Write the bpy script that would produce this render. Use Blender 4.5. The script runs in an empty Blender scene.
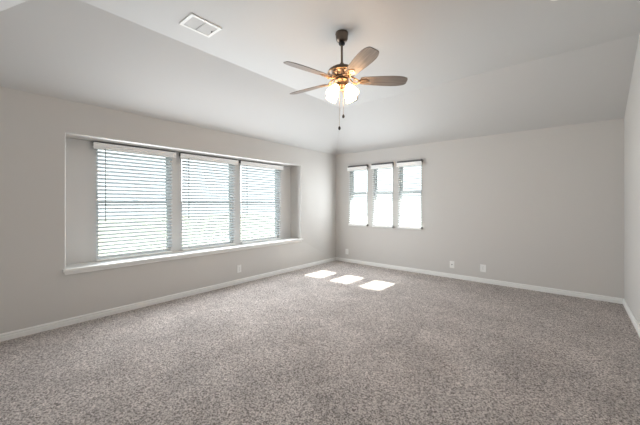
import bpy, bmesh, math, random
from mathutils import Vector, Matrix

S = bpy.context.scene
COL = S.collection
R = math.radians

# ------------------------------------------------------------------ layout (metres)
W, L, YF = 4.72, 5.578, -0.42          # right wall, back wall, wall behind the camera
HW, HC = 2.44, 3.045                    # wall plate height, flat ceiling height
RUN_L, RUN_B, RUN_F = 0.99, 1.143, 0.90 # runs of the sloped ceiling
NY0, NY1, NZ0, NZ1, ND = 0.725, 4.405, 0.61, 2.08, 0.30   # window bay in the left wall

# ------------------------------------------------------------------ camera
cam = bpy.data.cameras.new('camera')
cam_o = bpy.data.objects.new('camera', cam)
COL.objects.link(cam_o)
cam_o.location = (4.188, 0.0, 1.322)
cam_o.rotation_euler = (R(90), 0, R(39.936))
cam.sensor_width = 36
cam.lens = 300.17 / 640 * 36
cam.shift_y = -9.26 / 640
cam.clip_start = 0.02
S.camera = cam_o

# ------------------------------------------------------------------ sky, sun, exposure
SKY_STRENGTH = 2.7
SUN_STRENGTH = 50.0
EXPOSURE = 0.0
world = bpy.data.worlds.new('sky')
S.world = world
world.use_nodes = True
wn, wl = world.node_tree.nodes, world.node_tree.links
bg = wn['Background']
tc = wn.new('ShaderNodeTexCoord')
sx = wn.new('ShaderNodeSeparateXYZ')
wl.new(tc.outputs['Generated'], sx.inputs[0])
rp = wn.new('ShaderNodeValToRGB')
rp.color_ramp.elements[0].position = 0.47
rp.color_ramp.elements[0].color = (0.72, 0.77, 0.78, 1)
rp.color_ramp.elements[1].position = 0.53
rp.color_ramp.elements[1].color = (0.94, 0.975, 1.0, 1)
e = rp.color_ramp.elements.new(1.0)
e.color = (0.78, 0.89, 1.0, 1)
mr = wn.new('ShaderNodeMapRange')
mr.inputs['From Min'].default_value = -1
wl.new(sx.outputs['Z'], mr.inputs['Value'])
wl.new(mr.outputs[0], rp.inputs[0])
wl.new(rp.outputs[0], bg.inputs['Color'])
bg.inputs['Strength'].default_value = SKY_STRENGTH

sun = bpy.data.lights.new('sun', 'SUN')
sun.energy = SUN_STRENGTH
sun.color = (1.0, 0.95, 0.87)
sun.angle = R(1.6)
sun_o = bpy.data.objects.new('sun', sun)
COL.objects.link(sun_o)
sun_o.rotation_euler = Vector((-0.01, -1, -0.935)).to_track_quat('-Z', 'Y').to_euler()
sun_o.location = (2, 12, 9)

S.view_settings.view_transform = 'Standard'
S.view_settings.look = 'None'
S.view_settings.gamma = 1
S.view_settings.use_curve_mapping = False
S.view_settings.exposure = EXPOSURE
S.cycles.use_denoising = True
S.cycles.max_bounces = 16
S.cycles.diffuse_bounces = 10
S.cycles.transmission_bounces = 8
S.cycles.transparent_max_bounces = 16
S.cycles.sample_clamp_indirect = 12
S.cycles.caustics_reflective = False
S.cycles.caustics_refractive = False


def portal(loc, rot, sx_, sy_):
    d = bpy.data.lights.new('sky_portal', 'AREA')
    d.shape = 'RECTANGLE'
    d.size, d.size_y = sx_, sy_
    d.cycles.is_portal = True
    o = bpy.data.objects.new('sky_portal', d)
    COL.objects.link(o)
    o.location, o.rotation_euler = loc, rot


def blind_fill(loc, rot, sx_, sy_, power):
    """added fill light on the room side of a blind, imitating window light."""
    d = bpy.data.lights.new('window_fill_light', 'AREA')
    d.shape = 'RECTANGLE'
    d.size, d.size_y = sx_, sy_
    d.energy = power
    d.color = FILL_COLOR
    o = bpy.data.objects.new('window_fill_light', d)
    COL.objects.link(o)
    o.location, o.rotation_euler = loc, rot


FILL_COLOR = (0.905, 0.955, 1.0)  # tint of the added fill lamps in front of the blinds
for a_, b_ in ((1.060, 1.962), (2.110, 3.022), (3.160, 4.082)):
    blind_fill((-0.10, (a_ + b_) / 2, 1.32), (R(90), 0, R(-90)), b_ - a_, 1.3, 31)
for a_, b_ in ((0.395, 0.845), (0.990, 1.436), (1.568, 2.025)):
    blind_fill(((a_ + b_) / 2, 5.578 - 0.10, 1.47), (R(-90), 0, 0), b_ - a_, 1.15, 10)


# ------------------------------------------------------------------ materials
def mat(name, color, rough=0.6, metal=0.0, spec=0.3):
    m = bpy.data.materials.new(name)
    m.use_nodes = True
    b = m.node_tree.nodes['Principled BSDF']
    b.inputs['Base Color'].default_value = (*color, 1)
    b.inputs['Roughness'].default_value = rough
    b.inputs['Metallic'].default_value = metal
    b.inputs['Specular IOR Level'].default_value = spec
    return m


def noise_bump(m, scale, strength, dist=0.002, detail=3):
    n, l = m.node_tree.nodes, m.node_tree.links
    t = n.new('ShaderNodeTexCoord')
    nz = n.new('ShaderNodeTexNoise')
    nz.inputs['Scale'].default_value = scale
    nz.inputs['Detail'].default_value = detail
    bp = n.new('ShaderNodeBump')
    bp.inputs['Strength'].default_value = strength
    bp.inputs['Distance'].default_value = dist
    l.new(t.outputs['Object'], nz.inputs['Vector'])
    l.new(nz.outputs['Fac'], bp.inputs['Height'])
    l.new(bp.outputs['Normal'], n['Principled BSDF'].inputs['Normal'])
    return m


M_WALL = noise_bump(mat('greige_wall_paint', (0.61, 0.592, 0.568), 0.75, spec=0.2), 160, 0.12)
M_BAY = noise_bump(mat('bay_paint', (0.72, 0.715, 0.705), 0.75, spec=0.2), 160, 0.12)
M_CEIL = noise_bump(mat('ceiling_paint', (0.585, 0.58, 0.57), 0.85, spec=0.15), 160, 0.12)
M_TRIM = mat('white_trim_paint', (0.82, 0.82, 0.80), 0.35, spec=0.4)
M_VINYL = mat('white_vinyl', (0.80, 0.82, 0.83), 0.4, spec=0.4)
M_RAIL = mat('grey_headrail_metal', (0.13, 0.13, 0.13), 0.5, 0.3)
M_VALANCE = mat('white_valance', (0.92, 0.92, 0.91), 0.45, spec=0.35)
M_PLATE = mat('white_plastic', (0.84, 0.84, 0.82), 0.35, spec=0.4)
M_DARK = mat('dark_slot', (0.03, 0.03, 0.03), 0.6)
M_CORD = mat('white_cord', (0.78, 0.80, 0.80), 0.8)
M_WAND = mat('grey_clear_wand', (0.30, 0.32, 0.33), 0.3, spec=0.5)
M_BRONZE = noise_bump(mat('brushed_bronze', (0.16, 0.125, 0.10), 0.28, 0.9), 40, 0.05)
M_BRASS = noise_bump(mat('antique_brass', (0.36, 0.235, 0.135), 0.36, 0.9), 60, 0.2)
M_VENT = mat('white_vent_metal', (0.78, 0.78, 0.76), 0.4, spec=0.35)
M_SOFFIT = mat('white_soffit', (0.7, 0.7, 0.68), 0.7)
M_GROUND = noise_bump(mat('pale_ground', (0.13, 0.14, 0.11), 0.9), 3, 0.2)

# slats: white, thin enough to let a little outdoor light through
M_SLAT = mat('white_slat', (0.87, 0.89, 0.90), 0.45, spec=0.3)
n, l = M_SLAT.node_tree.nodes, M_SLAT.node_tree.links
tr = n.new('ShaderNodeBsdfTranslucent')
tr.inputs['Color'].default_value = (0.92, 0.95, 0.97, 1)
mx = n.new('ShaderNodeMixShader')
mx.inputs[0].default_value = 0.62
l.new(n['Principled BSDF'].outputs[0], mx.inputs[1])
l.new(tr.outputs[0], mx.inputs[2])
l.new(mx.outputs[0], n['Material Output'].inputs['Surface'])

# window glass
M_GLASS = bpy.data.materials.new('window_glass')
M_GLASS.use_nodes = True
n, l = M_GLASS.node_tree.nodes, M_GLASS.node_tree.links
n.remove(n['Principled BSDF'])
tp = n.new('ShaderNodeBsdfTransparent')
tp.inputs['Color'].default_value = (0.93, 0.96, 0.96, 1)
gl = n.new('ShaderNodeBsdfGlossy')
gl.inputs['Roughness'].default_value = 0.03
fr = n.new('ShaderNodeFresnel')
fr.inputs['IOR'].default_value = 1.35
mx = n.new('ShaderNodeMixShader')
l.new(fr.outputs[0], mx.inputs[0])
l.new(tp.outputs[0], mx.inputs[1])
l.new(gl.outputs[0], mx.inputs[2])
l.new(mx.outputs[0], n['Material Output'].inputs['Surface'])

# frosted lamp glass
M_SHADE = bpy.data.materials.new('frosted_lamp_glass')
M_SHADE.use_nodes = True
n, l = M_SHADE.node_tree.nodes, M_SHADE.node_tree.links
n.remove(n['Principled BSDF'])
tl = n.new('ShaderNodeBsdfTranslucent')
tl.inputs['Color'].default_value = (0.3, 0.3, 0.29, 1)
tp = n.new('ShaderNodeBsdfTransparent')
tp.inputs['Color'].default_value = (0.98, 0.92, 0.85, 1)
df = n.new('ShaderNodeBsdfDiffuse')
df.inputs['Color'].default_value = (0.9, 0.87, 0.82, 1)
m1 = n.new('ShaderNodeMixShader')
m1.inputs[0].default_value = 0.35
m2 = n.new('ShaderNodeMixShader')
m2.inputs[0].default_value = 0.18
l.new(tl.outputs[0], m1.inputs[1])
l.new(df.outputs[0], m1.inputs[2])
l.new(m1.outputs[0], m2.inputs[1])
l.new(tp.outputs[0], m2.inputs[2])
sg = n.new('ShaderNodeEmission')          # the lit lamp glass glows
sg.inputs['Color'].default_value = (1.0, 0.64, 0.38, 1)
sg.inputs['Strength'].default_value = 15.0
sa = n.new('ShaderNodeAddShader')
l.new(m2.outputs[0], sa.inputs[0])
l.new(sg.outputs[0], sa.inputs[1])
l.new(sa.outputs[0], n['Material Output'].inputs['Surface'])

M_BULB = bpy.data.materials.new('lit_bulb')
M_BULB.use_nodes = True
n, l = M_BULB.node_tree.nodes, M_BULB.node_tree.links
n.remove(n['Principled BSDF'])
em = n.new('ShaderNodeEmission')
em.inputs['Color'].default_value = (1.0, 0.64, 0.37, 1)
BULB_STRENGTH = 60.0
em.inputs['Strength'].default_value = BULB_STRENGTH
l.new(em.outputs[0], n['Material Output'].inputs['Surface'])

# weathered oak blades: grain along the blade's length
M_BLADE = mat('weathered_oak', (0.2, 0.17, 0.15), 0.5, spec=0.3)
n, l = M_BLADE.node_tree.nodes, M_BLADE.node_tree.links
t = n.new('ShaderNodeTexCoord')
mp = n.new('ShaderNodeMapping')
mp.inputs['Scale'].default_value = (3, 70, 70)
nz = n.new('ShaderNodeTexNoise')
nz.inputs['Scale'].default_value = 1.0
nz.inputs['Detail'].default_value = 5
cr = n.new('ShaderNodeValToRGB')
cr.color_ramp.elements[0].position = 0.3
cr.color_ramp.elements[0].color = (0.14, 0.118, 0.103, 1)
cr.color_ramp.elements[1].position = 0.7
cr.color_ramp.elements[1].color = (0.27, 0.24, 0.215, 1)
l.new(t.outputs['Object'], mp.inputs[0])
l.new(mp.outputs[0], nz.inputs['Vector'])
l.new(nz.outputs['Fac'], cr.inputs[0])
l.new(cr.outputs[0], n['Principled BSDF'].inputs['Base Color'])

# carpet: heathered greige cut pile
M_CARPET = mat('heathered_carpet', (0.34, 0.31, 0.295), 0.95, spec=0.05)
n, l = M_CARPET.node_tree.nodes, M_CARPET.node_tree.links
P = n['Principled BSDF']
P.inputs['Sheen Weight'].default_value = 0.15
t = n.new('ShaderNodeTexCoord')
wz = n.new('ShaderNodeTexNoise')
wz.inputs['Scale'].default_value = 30
wz.inputs['Detail'].default_value = 2
wv = n.new('ShaderNodeVectorMath')
wv.operation = 'SCALE'
wv.inputs['Scale'].default_value = 0.012
wa = n.new('ShaderNodeVectorMath')
wa.operation = 'ADD'
l.new(t.outputs['Object'], wz.inputs['Vector'])
l.new(wz.outputs['Color'], wv.inputs[0])
l.new(t.outputs['Object'], wa.inputs[0])
l.new(wv.outputs[0], wa.inputs[1])
n1 = n.new('ShaderNodeTexNoise')
n1.inputs['Scale'].default_value = 92
n1.inputs['Detail'].default_value = 5
n1.inputs['Roughness'].default_value = 0.7
l.new(wa.outputs[0], n1.inputs['Vector'])
n2 = n.new('ShaderNodeTexNoise')
n2.inputs['Scale'].default_value = 260
n2.inputs['Detail'].default_value = 2
l.new(t.outputs['Object'], n2.inputs['Vector'])
n3 = n.new('ShaderNodeTexNoise')      # brushed pile, lighter and darker sweeps
n3.inputs['Scale'].default_value = 2.2
n3.inputs['Detail'].default_value = 4
n3.inputs['Distortion'].default_value = 0.6
l.new(t.outputs['Object'], n3.inputs['Vector'])
cr = n.new('ShaderNodeValToRGB')
cr.color_ramp.elements[0].position = 0.40
cr.color_ramp.elements[0].color = (0.16, 0.131, 0.119, 1)
cr.color_ramp.elements[1].position = 0.585
cr.color_ramp.elements[1].color = (0.84, 0.765, 0.72, 1)
l.new(n1.outputs['Fac'], cr.inputs[0])
r3 = n.new('ShaderNodeMapRange')
r3.inputs['From Min'].default_value = 0.3
r3.inputs['From Max'].default_value = 0.7
r3.inputs['To Min'].default_value = 0.82
r3.inputs['To Max'].default_value = 1.10
l.new(n3.outputs['Fac'], r3.inputs['Value'])
mu = n.new('ShaderNodeVectorMath')
mu.operation = 'SCALE'
l.new(cr.outputs[0], mu.inputs[0])
l.new(r3.outputs[0], mu.inputs['Scale'])
l.new(mu.outputs[0], P.inputs['Base Color'])
ad = n.new('ShaderNodeMath')
ad.operation = 'MULTIPLY_ADD'
ad.inputs[1].default_value = 0.4
l.new(n2.outputs['Fac'], ad.inputs[0])
l.new(n1.outputs['Fac'], ad.inputs[2])
bp = n.new('ShaderNodeBump')
bp.inputs['Strength'].default_value = 0.9
bp.inputs['Distance'].default_value = 0.02
l.new(ad.outputs[0], bp.inputs['Height'])
l.new(bp.outputs['Normal'], P.inputs['Normal'])


# ------------------------------------------------------------------ mesh helpers
def box(bm, x0, x1, y0, y1, z0, z1, mtx=None):
    v = [bm.verts.new((x, y, z)) for z in (z0, z1) for y in (y0, y1) for x in (x0, x1)]
    for f in ((0, 2, 3, 1), (4, 5, 7, 6), (0, 1, 5, 4), (2, 6, 7, 3), (0, 4, 6, 2), (1, 3, 7, 5)):
        bm.faces.new([v[i] for i in f])
    if mtx:
        bmesh.ops.transform(bm, matrix=mtx, verts=v)
    return v


def lathe(bm, prof, seg=32, mtx=None, cap=True):
    rings = []
    for r, z in prof:
        rings.append([bm.verts.new((r * math.cos(2 * math.pi * i / seg), r * math.sin(2 * math.pi * i / seg), z))
                      for i in range(seg)])
    for a, b in zip(rings, rings[1:]):
        for i in range(seg):
            bm.faces.new((a[i], a[(i + 1) % seg], b[(i + 1) % seg], b[i]))
    if cap:
        bm.faces.new(rings[0][::-1])
        bm.faces.new(rings[-1])
    if mtx:
        bmesh.ops.transform(bm, matrix=mtx, verts=[v for r in rings for v in r])


def tube(bm, pts, rad, seg=8):
    pts = [Vector(p) for p in pts]
    rings = []
    up = None
    for i, p in enumerate(pts):
        d = (pts[min(i + 1, len(pts) - 1)] - pts[max(i - 1, 0)]).normalized()
        if up is None:
            up = d.orthogonal().normalized()
        up = (up - d * up.dot(d)).normalized()
        s = d.cross(up)
        rr = rad[i] if isinstance(rad, (list, tuple)) else rad
        rings.append([bm.verts.new(p + rr * (math.cos(2 * math.pi * k / seg) * up + math.sin(2 * math.pi * k / seg) * s))
                      for k in range(seg)])
    for a, b in zip(rings, rings[1:]):
        for i in range(seg):
            bm.faces.new((a[i], a[(i + 1) % seg], b[(i + 1) % seg], b[i]))
    bm.faces.new(rings[0][::-1])
    bm.faces.new(rings[-1])


def ball(bm, c, r, seg=12):
    bmesh.ops.create_uvsphere(bm, u_segments=seg, v_segments=seg // 2 + 2, radius=r, matrix=Matrix.Translation(c))


def bevel_all(bm, w, seg=2):
    bmesh.ops.recalc_face_normals(bm, faces=bm.faces)
    bmesh.ops.bevel(bm, geom=[e for e in bm.edges if e.calc_face_angle(0) > 0.5], offset=w, segments=seg,
                    affect='EDGES', profile=0.5)


def obj(name, bm, m, parent=None, smooth=False):
    bmesh.ops.recalc_face_normals(bm, faces=bm.faces)
    me = bpy.data.meshes.new(name)
    bm.to_mesh(me)
    bm.free()
    me.materials.append(m)
    if smooth:
        me.polygons.foreach_set('use_smooth', [True] * len(me.polygons))
        try:
            me.set_sharp_from_angle(angle=R(40))
        except Exception:
            pass
    o = bpy.data.objects.new(name, me)
    COL.objects.link(o)
    if parent:
        o.parent = parent
    return o


def thing(name, label, cat, loc=(0, 0, 0), rot=(0, 0, 0), group=None):
    o = bpy.data.objects.new(name, None)
    o.empty_display_size = 0.1
    COL.objects.link(o)
    o.location, o.rotation_euler = loc, rot
    o['label'], o['category'] = label, cat
    if group:
        o['group'] = group
    return o


def struct(name, bm, m, parent=None, smooth=False):
    o = obj(name, bm, m, parent, smooth)
    if not parent:
        o['kind'] = 'structure'
    return o


def wall_with_holes(u0, u1, z0, z1, holes, place, thick):
    """Slab in (u, z) with rectangular holes; place(u, d, z) -> xyz, d is depth behind the room face."""
    bm = bmesh.new()
    us = sorted({u0, u1, *[h[0] for h in holes], *[h[1] for h in holes]})
    zs = sorted({z0, z1, *[h[2] for h in holes], *[h[3] for h in holes]})
    cache = {}

    def V(i, j, k):
        if (i, j, k) not in cache:
            cache[i, j, k] = bm.verts.new(place(us[i], thick * k, zs[j]))
        return cache[i, j, k]

    def solid(i, j):
        if not (0 <= i < len(us) - 1 and 0 <= j < len(zs) - 1):
            return False
        cu, cz = (us[i] + us[i + 1]) / 2, (zs[j] + zs[j + 1]) / 2
        return not any(h[0] < cu < h[1] and h[2] < cz < h[3] for h in holes)

    for i in range(len(us) - 1):
        for j in range(len(zs) - 1):
            if not solid(i, j):
                continue
            for k in (0, 1):
                bm.faces.new((V(i, j, k), V(i + 1, j, k), V(i + 1, j + 1, k), V(i, j + 1, k)))
            for di, dj, a, b in ((-1, 0, (i, j), (i, j + 1)), (1, 0, (i + 1, j), (i + 1, j + 1)),
                                 (0, -1, (i, j), (i + 1, j)), (0, 1, (i, j + 1), (i + 1, j + 1))):
                if not solid(i + di, j + dj):
                    bm.faces.new((V(*a, 0), V(*b, 0), V(*b, 1), V(*a, 1)))
    bmesh.ops.recalc_face_normals(bm, faces=bm.faces)
    return bm


# ------------------------------------------------------------------ room shell
bm = bmesh.new()
box(bm, -0.12, W + 0.12, YF - 0.12, L + 0.12, -0.1, 0)
struct('floor', bm, M_CARPET)

# left wall with the bay opening (rounded plaster corners)
NB = 0.58                               # bay opening starts under the sill
bm = wall_with_holes(YF, L, 0, HW, [(NY0, NY1, NB, NZ1)], lambda u, d, z: (-d, u, z), ND + 0.001)
edges = []
for ed in bm.edges:
    a, b = ed.verts
    if abs(a.co.x) < 1e-5 and abs(b.co.x) < 1e-5:
        mid = (a.co + b.co) / 2
        vert = abs(a.co.y - b.co.y) < 1e-5 and (abs(mid.y - NY0) < 1e-4 or abs(mid.y - NY1) < 1e-4) and NB < mid.z < NZ1
        hor = abs(a.co.z - b.co.z) < 1e-5 and abs(mid.z - NZ1) < 1e-4 and NY0 < mid.y < NY1
        if vert or hor:
            edges.append(ed)
bmesh.ops.bevel(bm, geom=edges, offset=0.016, segments=6, affect='EDGES', profile=0.5)
struct('wall_left', bm, M_WALL, smooth=True)

# back of the bay with three window openings
LEFT_BLINDS = [(1.060, 1.962), (2.110, 3.022), (3.160, 4.082)]
LEFT_OPEN = [(a + 0.004, b - 0.004) for a, b in LEFT_BLINDS]
LZ0, LZ1 = 0.625, 2.03
bm = wall_with_holes(YF, L, 0, HW, [(a, b, LZ0, LZ1) for a, b in LEFT_OPEN], lambda u, d, z: (-ND - d, u, z), 0.13)
struct('wall_bay', bm, M_BAY)

BACK_OPEN = [(0.402, 0.838), (0.998, 1.428), (1.576, 2.017)]
BACK_BLINDS = [(0.395, 0.845), (0.990, 1.436), (1.568, 2.025)]
BZ0, BZ1 = 0.875, 2.085
bm = wall_with_holes(0, W, 0, HW, [(a, b, BZ0, BZ1) for a, b in BACK_OPEN], lambda u, d, z: (u, L + d, z), 0.15)
struct('wall_back', bm, M_WALL)

bm = bmesh.new()
box(bm, W, W + 0.12, YF - 0.12, L + 0.15, 0, HC + 0.1)
struct('wall_right', bm, M_WALL)
bm = bmesh.new()
box(bm, -0.12, W, YF - 0.12, YF, 0, HC + 0.1)
struct('wall_front', bm, M_WALL)

# ceiling: flat tray with slopes to left, back and front
bm = bmesh.new()
c = [(0, YF, HW), (0, L, HW), (W, L, HW), (W, YF, HW)]
t_ = [(RUN_L, YF + RUN_F, HC), (RUN_L, L - RUN_B, HC), (W, L - RUN_B, HC), (W, YF + RUN_F, HC)]
cv = [bm.verts.new(p) for p in c]
tv = [bm.verts.new(p) for p in t_]
bm.faces.new(tv)
bm.faces.new((cv[0], cv[1], tv[1], tv[0]))
bm.faces.new((cv[1], cv[2], tv[2], tv[1]))
bm.faces.new((cv[3], cv[0], tv[0], tv[3]))
ret = bmesh.ops.extrude_face_region(bm, geom=list(bm.faces))
bmesh.ops.translate(bm, verts=[g for g in ret['geom'] if isinstance(g, bmesh.types.BMVert)], vec=(0, 0, 0.12))
struct('ceiling', bm, M_CEIL)


# baseboards with a stepped, rounded profile
def baseboard(name, p0, p1, nrm):
    prof = [(0, 0), (0.016, 0), (0.016, 0.040), (0.009, 0.046), (0.009, 0.051), (0.014, 0.055),
            (0.013, 0.062), (0.009, 0.069), (0.005, 0.073), (0, 0.073)]
    bm = bmesh.new()
    p0, p1, nrm = Vector(p0), Vector(p1), Vector(nrm)
    A = [bm.verts.new(p0 + nrm * d + Vector((0, 0, z))) for d, z in prof]
    B = [bm.verts.new(p1 + nrm * d + Vector((0, 0, z))) for d, z in prof]
    k = len(prof)
    for i in range(k):
        bm.faces.new((A[i], A[(i + 1) % k], B[(i + 1) % k], B[i]))
    bm.faces.new(A)
    bm.faces.new(B[::-1])
    struct(name, bm, M_TRIM)


baseboard('baseboard_left', (0, YF, 0), (0, L, 0), (1, 0, 0))
baseboard('baseboard_back', (0.016, L, 0), (W - 0.016, L, 0), (0, -1, 0))
baseboard('baseboard_right', (W, YF, 0), (W, L, 0), (-1, 0, 0))
baseboard('baseboard_front', (0.016, YF, 0), (W - 0.016, YF, 0), (0, 1, 0))

# bay sill board with rounded nosing, and its apron below
bm = bmesh.new()
out = [(-ND, NY0 + 0.001), (0.0, NY0 + 0.001), (0.0, NY0 - 0.03), (0.036, NY0 - 0.03),
       (0.036, NY1 + 0.03), (0.0, NY1 + 0.03), (0.0, NY1 - 0.001), (-ND, NY1 - 0.001)]
A = [bm.verts.new((x, y, NZ0 - 0.028)) for x, y in out]
B = [bm.verts.new((x, y, NZ0)) for x, y in out]
bm.faces.new(A)
bm.faces.new(B)
for i in range(8):
    bm.faces.new((A[i], A[(i + 1) % 8], B[(i + 1) % 8], B[i]))
bevel_all(bm, 0.004)
struct('trim_1', bm, M_TRIM)
bm = bmesh.new()
box(bm, 0.0, 0.018, NY0 - 0.012, NY1 + 0.012, NZ0 - 0.062, NZ0 - 0.0285)
bevel_all(bm, 0.003)
struct('trim_2', bm, M_TRIM)


# ------------------------------------------------------------------ windows (single-hung, white vinyl)
def window(num, origin, rz, w, z0, z1, dz=0.01):
    """local x along the wall, local y outwards, centred on the opening."""
    o = bpy.data.objects.new(f'window_{num}', None)
    COL.objects.link(o)
    o.location, o.rotation_euler = (origin[0], origin[1], 0), (0, 0, rz)
    o['kind'] = 'structure'
    h = w / 2
    zm = (z0 + z1) / 2 + dz

    def ring(x0, x1, a, b, y0, y1, t):
        bm = bmesh.new()
        box(bm, x0, x0 + t, y0, y1, a, b)
        box(bm, x1 - t, x1, y0, y1, a, b)
        box(bm, x0 + t, x1 - t, y0, y1, a, a + t)
        box(bm, x0 + t, x1 - t, y0, y1, b - t, b)
        return bm
    obj('window_frame', ring(-h, h, z0, z1, 0.0, 0.075, 0.010), M_VINYL, o)
    for nm, a, b, y in (('lower_sash', z0 + 0.010, zm + 0.016, 0.012), ('upper_sash', zm - 0.016, z1 - 0.010, 0.042)):
        s = obj(nm, ring(-h + 0.010, h - 0.010, a, b, y, y + 0.028, 0.022), M_VINYL, o)
        bm = bmesh.new()
        box(bm, -h + 0.031, h - 0.031, y + 0.012, y + 0.016, a + 0.021, b - 0.021)
        obj('pane', bm, M_GLASS, s)
    bm = bmesh.new()
    box(bm, -0.03, 0.03, -0.004, 0.012, zm + 0.016, zm + 0.028)
    obj('sash_lock', bm, M_VINYL, o)


for i, (a, b) in enumerate(LEFT_OPEN):
    window(i + 1, (-ND - 0.02, (a + b) / 2), R(90), b - a - 0.002, LZ0 + 0.001, LZ1 - 0.001)
    portal((-ND - 0.14, (a + b) / 2, (LZ0 + LZ1) / 2), (R(90), 0, R(-90)), b - a, LZ1 - LZ0)
for i, (a, b) in enumerate(BACK_OPEN):
    window(i + 4, ((a + b) / 2, L + 0.03), 0, b - a - 0.002, BZ0 + 0.001, BZ1 - 0.001, 0.06)
    portal(((a + b) / 2, L + 0.16, (BZ0 + BZ1) / 2), (R(-90), 0, 0), b - a, BZ1 - BZ0)


# ------------------------------------------------------------------ blinds
def blind(label, loc, rz, w, ztop, zbot, group, tilt, gap, valance_over, wand_side, wand_len, pitch=0.0462, bracket=False, rail=0.022):
    """local x along the window, local -y into the room, slats centred on y = 0, z = 0 at the floor."""
    o = thing('window_blind', label, 'blind', (loc[0], loc[1], 0), (0, 0, rz), group)
    h = w / 2
    bm = bmesh.new()
    box(bm, -h - valance_over * 0.8, h + valance_over * 0.8, -0.024, 0.028, ztop - 0.048, ztop)
    bevel_all(bm, 0.002)
    obj('headrail', bm, M_RAIL, o)
    vo = h + valance_over
    bm = bmesh.new()                       # moulded valance board
    prof = [(-0.034, -gap - 0.078), (-0.046, -gap - 0.078), (-0.046, -gap - 0.066), (-0.042, -gap - 0.060),
            (-0.042, -gap - 0.018), (-0.047, -gap - 0.012), (-0.047, -gap), (-0.034, -gap)]
    A = [bm.verts.new((-vo, y, ztop + z)) for y, z in prof]
    B = [bm.verts.new((vo, y, ztop + z)) for y, z in prof]
    k = len(prof)
    for i in range(k):
        bm.faces.new((A[i], A[(i + 1) % k], B[(i + 1) % k], B[i]))
    bm.faces.new(A)
    bm.faces.new(B[::-1])
    obj('valance', bm, M_VALANCE, o)
    z_first = ztop - 0.048 - 0.030
    z_rail = zbot + rail
    over_r = 0.008 if bracket else 0.0
    nsl = int((z_first - z_rail - 0.02) / pitch) + 1
    bm = bmesh.new()
    ct, st = math.cos(tilt), math.sin(tilt)
    for i in range(nsl):
        zc = z_first - i * pitch
        rows = []
        for s in range(5):                 # crowned slat, 50 mm wide
            u = (s / 4 - 0.5) * 0.050
            cz = 0.0022 * (1 - (u / 0.025) ** 2)
            for tt in (0.0014, -0.0014):
                y, z = u, cz + tt
                rows.append((y * ct - z * st, zc + y * st + z * ct))
        top, bot = rows[0::2], rows[1::2]
        loop = top + bot[::-1]
        A = [bm.verts.new((-h, y, z)) for y, z in loop]
        B = [bm.verts.new((h, y, z)) for y, z in loop]
        k = len(loop)
        for q in range(k):
            bm.faces.new((A[q], A[(q + 1) % k], B[(q + 1) % k], B[q]))
        bm.faces.new(A)
        bm.faces.new(B[::-1])
    obj('slats', bm, M_SLAT, o)
    bm = bmesh.new()
    box(bm, -h - over_r, h + over_r, -0.025, 0.025, zbot, zbot + rail)
    bevel_all(bm, 0.004)
    obj('bottom_rail', bm, M_VALANCE, o)
    for x in ([-h + 0.11, 0, h - 0.11] if w > 0.7 else [-h + 0.09, h - 0.09]):
        bm = bmesh.new()
        for y in (-0.0262, 0.0262):
            tube(bm, [(x, y, zbot + 0.01), (x, y, ztop - 0.045)], 0.0011, 5)
        obj('ladder_cord', bm, M_CORD, o)
    if wand_len:
        bm = bmesh.new()
        xw = wand_side * (h - 0.078)
        tube(bm, [(xw, -0.050, ztop - 0.075), (xw, -0.052, ztop - 0.10), (xw, -0.054, ztop - wand_len)], 0.0042, 6)
        wd = obj('tilt_wand', bm, M_WAND, o)
        bm = bmesh.new()
        lathe(bm, [(0.004, 0), (0.0065, -0.01), (0.0065, -0.05), (0.004, -0.058)], 8,
              Matrix.Translation((xw, -0.054, ztop - wand_len + 0.03)))
        obj('grip', bm, M_WAND, wd)
    if bracket:
        for s in (-1, 1):
            bm = bmesh.new()
            box(bm, s * (h + 0.008) - 0.002, s * (h + 0.008) + 0.008, -0.015, 0.030, zbot + 0.010, zbot + 0.042)
            obj('hold_down_bracket', bm, M_RAIL, o)
    return o


TILT = R(26)
lab = ['white slatted blind in the window bay nearest the camera, leftmost of three',
       'white slatted blind in the middle window of the deep left bay',
       'white slatted blind in the right window of the bay, nearest the room corner']
for (a, b), s in zip(LEFT_BLINDS, lab):
    blind(s, (-ND + 0.042, (a + b) / 2), R(90), b - a, 2.072, NZ0 + 0.004, 'blinds in the left window bay',
          R(-28), 0.012, 0.040, -1, 0.95)
lab = ['narrow white blind on the back wall, left of three, nearest the room corner',
       'narrow white blind on the back wall, middle of the three',
       'narrow white blind on the back wall, right of three, farthest from the corner']
for (a, b), s in zip(BACK_BLINDS, lab):
    blind(s, ((a + b) / 2, L - 0.034), 0, b - a, 2.147, 0.828, 'narrow blinds on the back wall',
          TILT, 0.036, 0.022, -1, 0, bracket=True, rail=0.048)


# ------------------------------------------------------------------ outdoors
bm = bmesh.new()
box(bm, -40, 40, -40, 40, -0.6, -0.5)
struct('ground', bm, M_GROUND)
bm = bmesh.new()
box(bm, -1.2, W + 1.2, L + 0.15, L + 1.08, 2.46, 2.62)
struct('roof_eave', bm, M_SOFFIT)

# ------------------------------------------------------------------ ceiling fan
FX, FY = 2.407, 2.4715
fan = thing('ceiling_fan', 'five-blade ceiling fan with bronze body and lit frosted glass lamps', 'ceiling fan', (FX, FY, HC))
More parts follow.
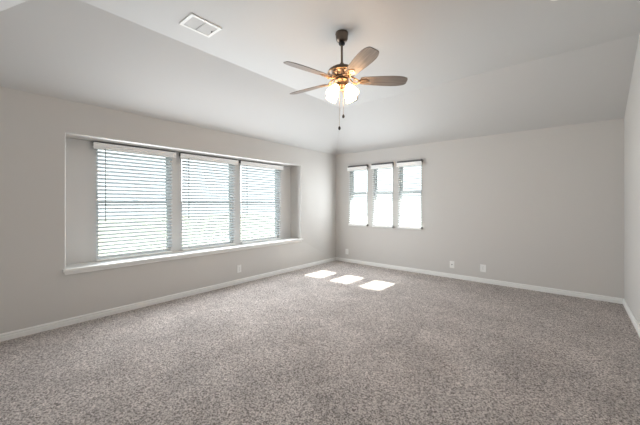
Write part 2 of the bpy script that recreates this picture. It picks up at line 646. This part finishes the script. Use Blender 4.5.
# local z = 0 at the ceiling
bm = bmesh.new()
lathe(bm, [(0.064, 0), (0.066, -0.006), (0.066, -0.018), (0.0625, -0.022), (0.0615, -0.05), (0.058, -0.07), (0.048, -0.086), (0.030, -0.094)], 32)
cn = obj('canopy', bm, M_BRONZE, fan, True)
bm = bmesh.new()
lathe(bm, [(0.020, -0.0945), (0.030, -0.100), (0.033, -0.110), (0.028, -0.120), (0.014, -0.125)], 24)
obj('canopy_ball', bm, M_DARK, cn, True)
bm = bmesh.new()
lathe(bm, [(0.011, -0.128), (0.011, -0.372)], 16)
obj('downrod', bm, M_BRONZE, fan, True)
bm = bmesh.new()
lathe(bm, [(0.022, -0.345), (0.026, -0.36), (0.030, -0.375), (0.060, -0.383), (0.105, -0.394), (0.132, -0.412),
           (0.142, -0.432), (0.140, -0.448), (0.128, -0.460), (0.096, -0.468), (0.080, -0.478), (0.080, -0.500),
           (0.060, -0.508)], 48)
mh = obj('motor_housing', bm, M_BRONZE, fan, True)
bm = bmesh.new()
lathe(bm, [(0.1405, -0.436), (0.1455, -0.440), (0.1455, -0.446), (0.1395, -0.450)], 48, cap=False)
obj('trim_ring', bm, M_BRASS, mh, True)

BZ = 2.563 - HC          # blade height
PITCH = R(-15)
first = None


def blade_mesh():
    bm = bmesh.new()
    pts = []
    prof = [(0.185, 0.045), (0.205, 0.054), (0.26, 0.060), (0.34, 0.068), (0.43, 0.0745), (0.51, 0.077), (0.57, 0.0745),
            (0.615, 0.066), (0.640, 0.056), (0.655, 0.045), (0.662, 0.030)]
    out = [(x, y) for x, y in prof] + [(x, -y) for x, y in prof[::-1]]
    A = [bm.verts.new((x, y, 0.003)) for x, y in out]
    B = [bm.verts.new((x, y, -0.003)) for x, y in out]
    bm.faces.new(A)
    bm.faces.new(B[::-1])
    k = len(out)
    for i in range(k):
        bm.faces.new((A[i], A[(i + 1) % k], B[(i + 1) % k], B[i]))
    return bm


def bracket_mesh():
    """Scrolled cast bracket: arm from the motor, two curls and a leaf plate screwed under the blade."""
    bm = bmesh.new()
    for s in (-1, 1):
        tube(bm, [(0.078, s * 0.012, 0.035), (0.100, s * 0.030, 0.020), (0.125, s * 0.042, -0.004), (0.150, s * 0.036, -0.014),
                  (0.172, s * 0.016, -0.012), (0.190, s * 0.008, -0.010)], [0.008, 0.008, 0.0075, 0.007, 0.007, 0.006], 8)
        curl = [(0.128 + 0.020 * (1 - k / 14) * math.cos(k * 0.62), s * (0.018 + 0.016 * (1 - k / 14) * math.sin(k * 0.62)),
                 -0.006 - 0.0006 * k) for k in range(12)]
        tube(bm, curl, 0.0042, 6)
    out = [(0.165, 0.012), (0.185, 0.026), (0.212, 0.034), (0.240, 0.030), (0.262, 0.018), (0.275, 0.0)]
    ol = out + [(x, -y) for x, y in out[-2::-1]]
    A = [bm.verts.new((x, y, -0.0035)) for x, y in ol]
    B = [bm.verts.new((x, y, -0.0095)) for x, y in ol]
    bm.faces.new(A)
    bm.faces.new(B[::-1])
    for i in range(len(ol)):
        j = (i + 1) % len(ol)
        bm.faces.new((A[i], A[j], B[j], B[i]))
    for x, y in ((0.205, 0.018), (0.205, -0.018), (0.248, 0)):
        ball(bm, (x, y, -0.010), 0.0055, 8)
    return bm


for k in range(5):
    ang = R(-30.78 + 72 * k)
    if first is None:
        bl = obj('blade', blade_mesh(), M_BLADE, fan)
        br = obj('blade_bracket', bracket_mesh(), M_BRASS, bl, True)
        first = (bl, br)
    else:
        bl = first[0].copy()
        br = first[1].copy()
        COL.objects.link(bl)
        COL.objects.link(br)
        bl.parent = fan
        br.parent = bl
    bl.location = (0, 0, BZ)
    bl.rotation_euler = (PITCH, 0, ang)

bm = bmesh.new()
lathe(bm, [(0.058, -0.504), (0.070, -0.512), (0.072, -0.524), (0.056, -0.540), (0.050, -0.560), (0.056, -0.574),
           (0.050, -0.590), (0.030, -0.604), (0.014, -0.610), (0.010, -0.622), (0.004, -0.628)], 32)
fit_ = obj('light_fitter', bm, M_BRASS, fan, True)
for k in range(4):
    ang = R(39.9 + 90 + 48 + 90 * k - (6 if k % 2 else 0))
    d = Vector((math.cos(ang), math.sin(ang), 0))
    tiltm = Matrix.Rotation(ang, 4, 'Z') @ Matrix.Translation((0.058, 0, -0.560)) @ Matrix.Rotation(R(180 - 38), 4, 'Y')
    # after this, local +z points down and outwards along the lamp
    bm = bmesh.new()
    lathe(bm, [(0.012, -0.03), (0.016, -0.012), (0.024, 0.0), (0.027, 0.012), (0.027, 0.026), (0.022, 0.030)], 20, tiltm)
    obj('lamp_holder', bm, M_BRASS, fan, True)
    bm = bmesh.new()
    prof = [(0.024, 0.022), (0.031, 0.034), (0.043, 0.058), (0.049, 0.082), (0.050, 0.106), (0.052, 0.128), (0.057, 0.146)]
    inner = [(r - 0.003, z) for r, z in prof[::-1]]
    lathe(bm, prof + inner, 28, tiltm, cap=False)
    sh = obj('lamp_shade', bm, M_SHADE, fan, True)
    bm = bmesh.new()
    lathe(bm, [(0.010, 0.026), (0.013, 0.045), (0.022, 0.062), (0.027, 0.080), (0.025, 0.096), (0.016, 0.108), (0.004, 0.113)], 16, tiltm)
    obj('bulb', bm, M_BULB, sh, True)

for (dx, dy, zb, zt) in ((0.012, 0.010, -0.885, -0.60), (-0.016, -0.020, -1.006, -0.55)):
    bm = bmesh.new()
    tube(bm, [(dx * 0.6, dy * 0.6, zt), (dx, dy, zt - 0.06), (dx, dy, zb + 0.02)], 0.0016, 6)
    ch = obj('pull_chain', bm, M_BRASS, fan)
    bm = bmesh.new()
    lathe(bm, [(0.003, 0.026), (0.008, 0.022), (0.0125, 0.010), (0.0125, -0.002), (0.008, -0.010), (0.003, -0.013)], 14,
          Matrix.Translation((dx, dy, zb)))
    obj('chain_fob', bm, M_DARK, ch, True)

for part in fan.children:
    if part.name.split('.')[0] in ('downrod', 'motor_housing', 'light_fitter', 'lamp_holder', 'lamp_shade', 'pull_chain'):
        part.location.z += 0.022 if part.name.startswith('lamp') else 0.035

# ------------------------------------------------------------------ ceiling air vent
vx0, vx1, vy0, vy1 = 1.315, 1.556, 1.334, 1.643
vent = thing('ceiling_vent', 'white rectangular air register on the flat ceiling', 'vent',
             ((vx0 + vx1) / 2, (vy0 + vy1) / 2, HC))
hx, hy = (vx1 - vx0) / 2, (vy1 - vy0) / 2
bm = bmesh.new()
t = 0.028
for a in ((-hx, hx, -hy, -hy + t), (-hx, hx, hy - t, hy), (-hx, -hx + t, -hy + t, hy - t), (hx - t, hx, -hy + t, hy - t)):
    box(bm, *a, -0.012, 0)
obj('frame', bm, M_VENT, vent)
bm = bmesh.new()
box(bm, -hx + t, hx - t, -hy + t, hy - t, -0.0015, 0)
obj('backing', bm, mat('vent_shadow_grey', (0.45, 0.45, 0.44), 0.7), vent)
bm = bmesh.new()
box(bm, -hx + t, hx - t, -0.006, 0.006, -0.012, -0.002)
obj('divider', bm, mat('shaded_vent_bar', (0.42, 0.42, 0.41), 0.5), vent)  # shadow line along the divider, put into its grey colour
bm = bmesh.new()
k = 11
for i in range(k):
    x = -hx + t + (i + 0.5) * (2 * hx - 2 * t) / k
    box(bm, -0.0085, 0.0085, -hy + t, hy - t, -0.0006, 0.0006,
        Matrix.Translation((x, 0, -0.0062)) @ Matrix.Rotation(R(-16), 4, 'Y'))
obj('louvers', bm, mat('vent_louver_paint', (0.62, 0.62, 0.61), 0.5), vent)
bm = bmesh.new()
box(bm, -0.010, 0.010, hy - t - 0.014, hy - t - 0.010, -0.020, -0.004)
obj('damper_lever', bm, M_RAIL, vent)

# ------------------------------------------------------------------ round detector at the top edge
det = thing('smoke_detector', 'small round white ceiling detector just cut by the top edge of the photo', 'smoke detector',
            (4.105, 3.134, HC))
bm = bmesh.new()
lathe(bm, [(0.066, 0), (0.066, -0.010), (0.062, -0.014)], 32)
obj('base', bm, M_PLATE, det, True)
bm = bmesh.new()
lathe(bm, [(0.060, -0.0135), (0.058, -0.026), (0.050, -0.034), (0.02, -0.036)], 32)
obj('cover', bm, M_PLATE, det, True)


# ------------------------------------------------------------------ wall plates
def outlet(label, loc, rz, kind='duplex', group=None, w=0.078, h=0.122):
    """local -y points into the room; the origin is the plate's centre on the wall face."""
    o = thing('wall_outlet' if kind == 'duplex' else 'cable_jack', label, 'outlet' if kind == 'duplex' else 'cable jack',
              loc, (0, 0, rz), group)
    bm = bmesh.new()
    box(bm, -w / 2, w / 2, -0.006, 0, -h / 2, h / 2)
    bevel_all(bm, 0.0025)
    obj('cover_plate', bm, M_PLATE, o)
    if kind == 'duplex':
        for s in (-1, 1):
            bm = bmesh.new()
            lathe(bm, [(0.0165, -0.0055), (0.0165, -0.0085), (0.0155, -0.009)], 20,
                  Matrix.Translation((0, 0, s * 0.0195)) @ Matrix.Rotation(R(-90), 4, 'X') @ Matrix.Scale(-1, 4, (0, 0, 1)))
            sk = obj('socket', bm, M_PLATE, o)
            bm = bmesh.new()
            for x, hh in ((-0.006, 0.008), (0.006, 0.0065)):
                box(bm, x - 0.0011, x + 0.0011, -0.0094, -0.0088, s * 0.0195 + 0.002 - hh / 2, s * 0.0195 + 0.002 + hh / 2)
            tube(bm, [(0, -0.0088, s * 0.0195 - 0.008), (0, -0.0094, s * 0.0195 - 0.008)], 0.0025, 8)
            obj('slots', bm, M_DARK, sk)
        bm = bmesh.new()
        tube(bm, [(0, -0.0058, 0), (0, -0.0075, 0)], 0.0032, 10)
        obj('screw', bm, M_RAIL, o)
    else:
        bm = bmesh.new()
        tube(bm, [(0, -0.0058, 0), (0, -0.0075, 0)], 0.0105, 6)
        tube(bm, [(0, -0.0075, 0), (0, -0.018, 0)], 0.006, 12)
        obj('connector', bm, M_RAIL, o)
        for s in (-1, 1):
            bm = bmesh.new()
            tube(bm, [(0, -0.0058, s * 0.042), (0, -0.0072, s * 0.042)], 0.003, 10)
            obj('screw', bm, M_PLATE, o)
    return o


G = 'power outlets low on the walls'
outlet('white outlet plate below the right end of the window bay', (0, 2.93, 0.245), R(90), group=G)
outlet('white outlet plate on the back wall by the room corner', (0.312, L, 0.232), 0, group=G)
outlet('white cable jack plate with a dark centre on the back wall', (2.568, L, 0.238), 0, 'jack')
outlet('white outlet plate on the back wall, right of the cable jack', (3.062, L, 0.240), 0, group=G, w=0.088)
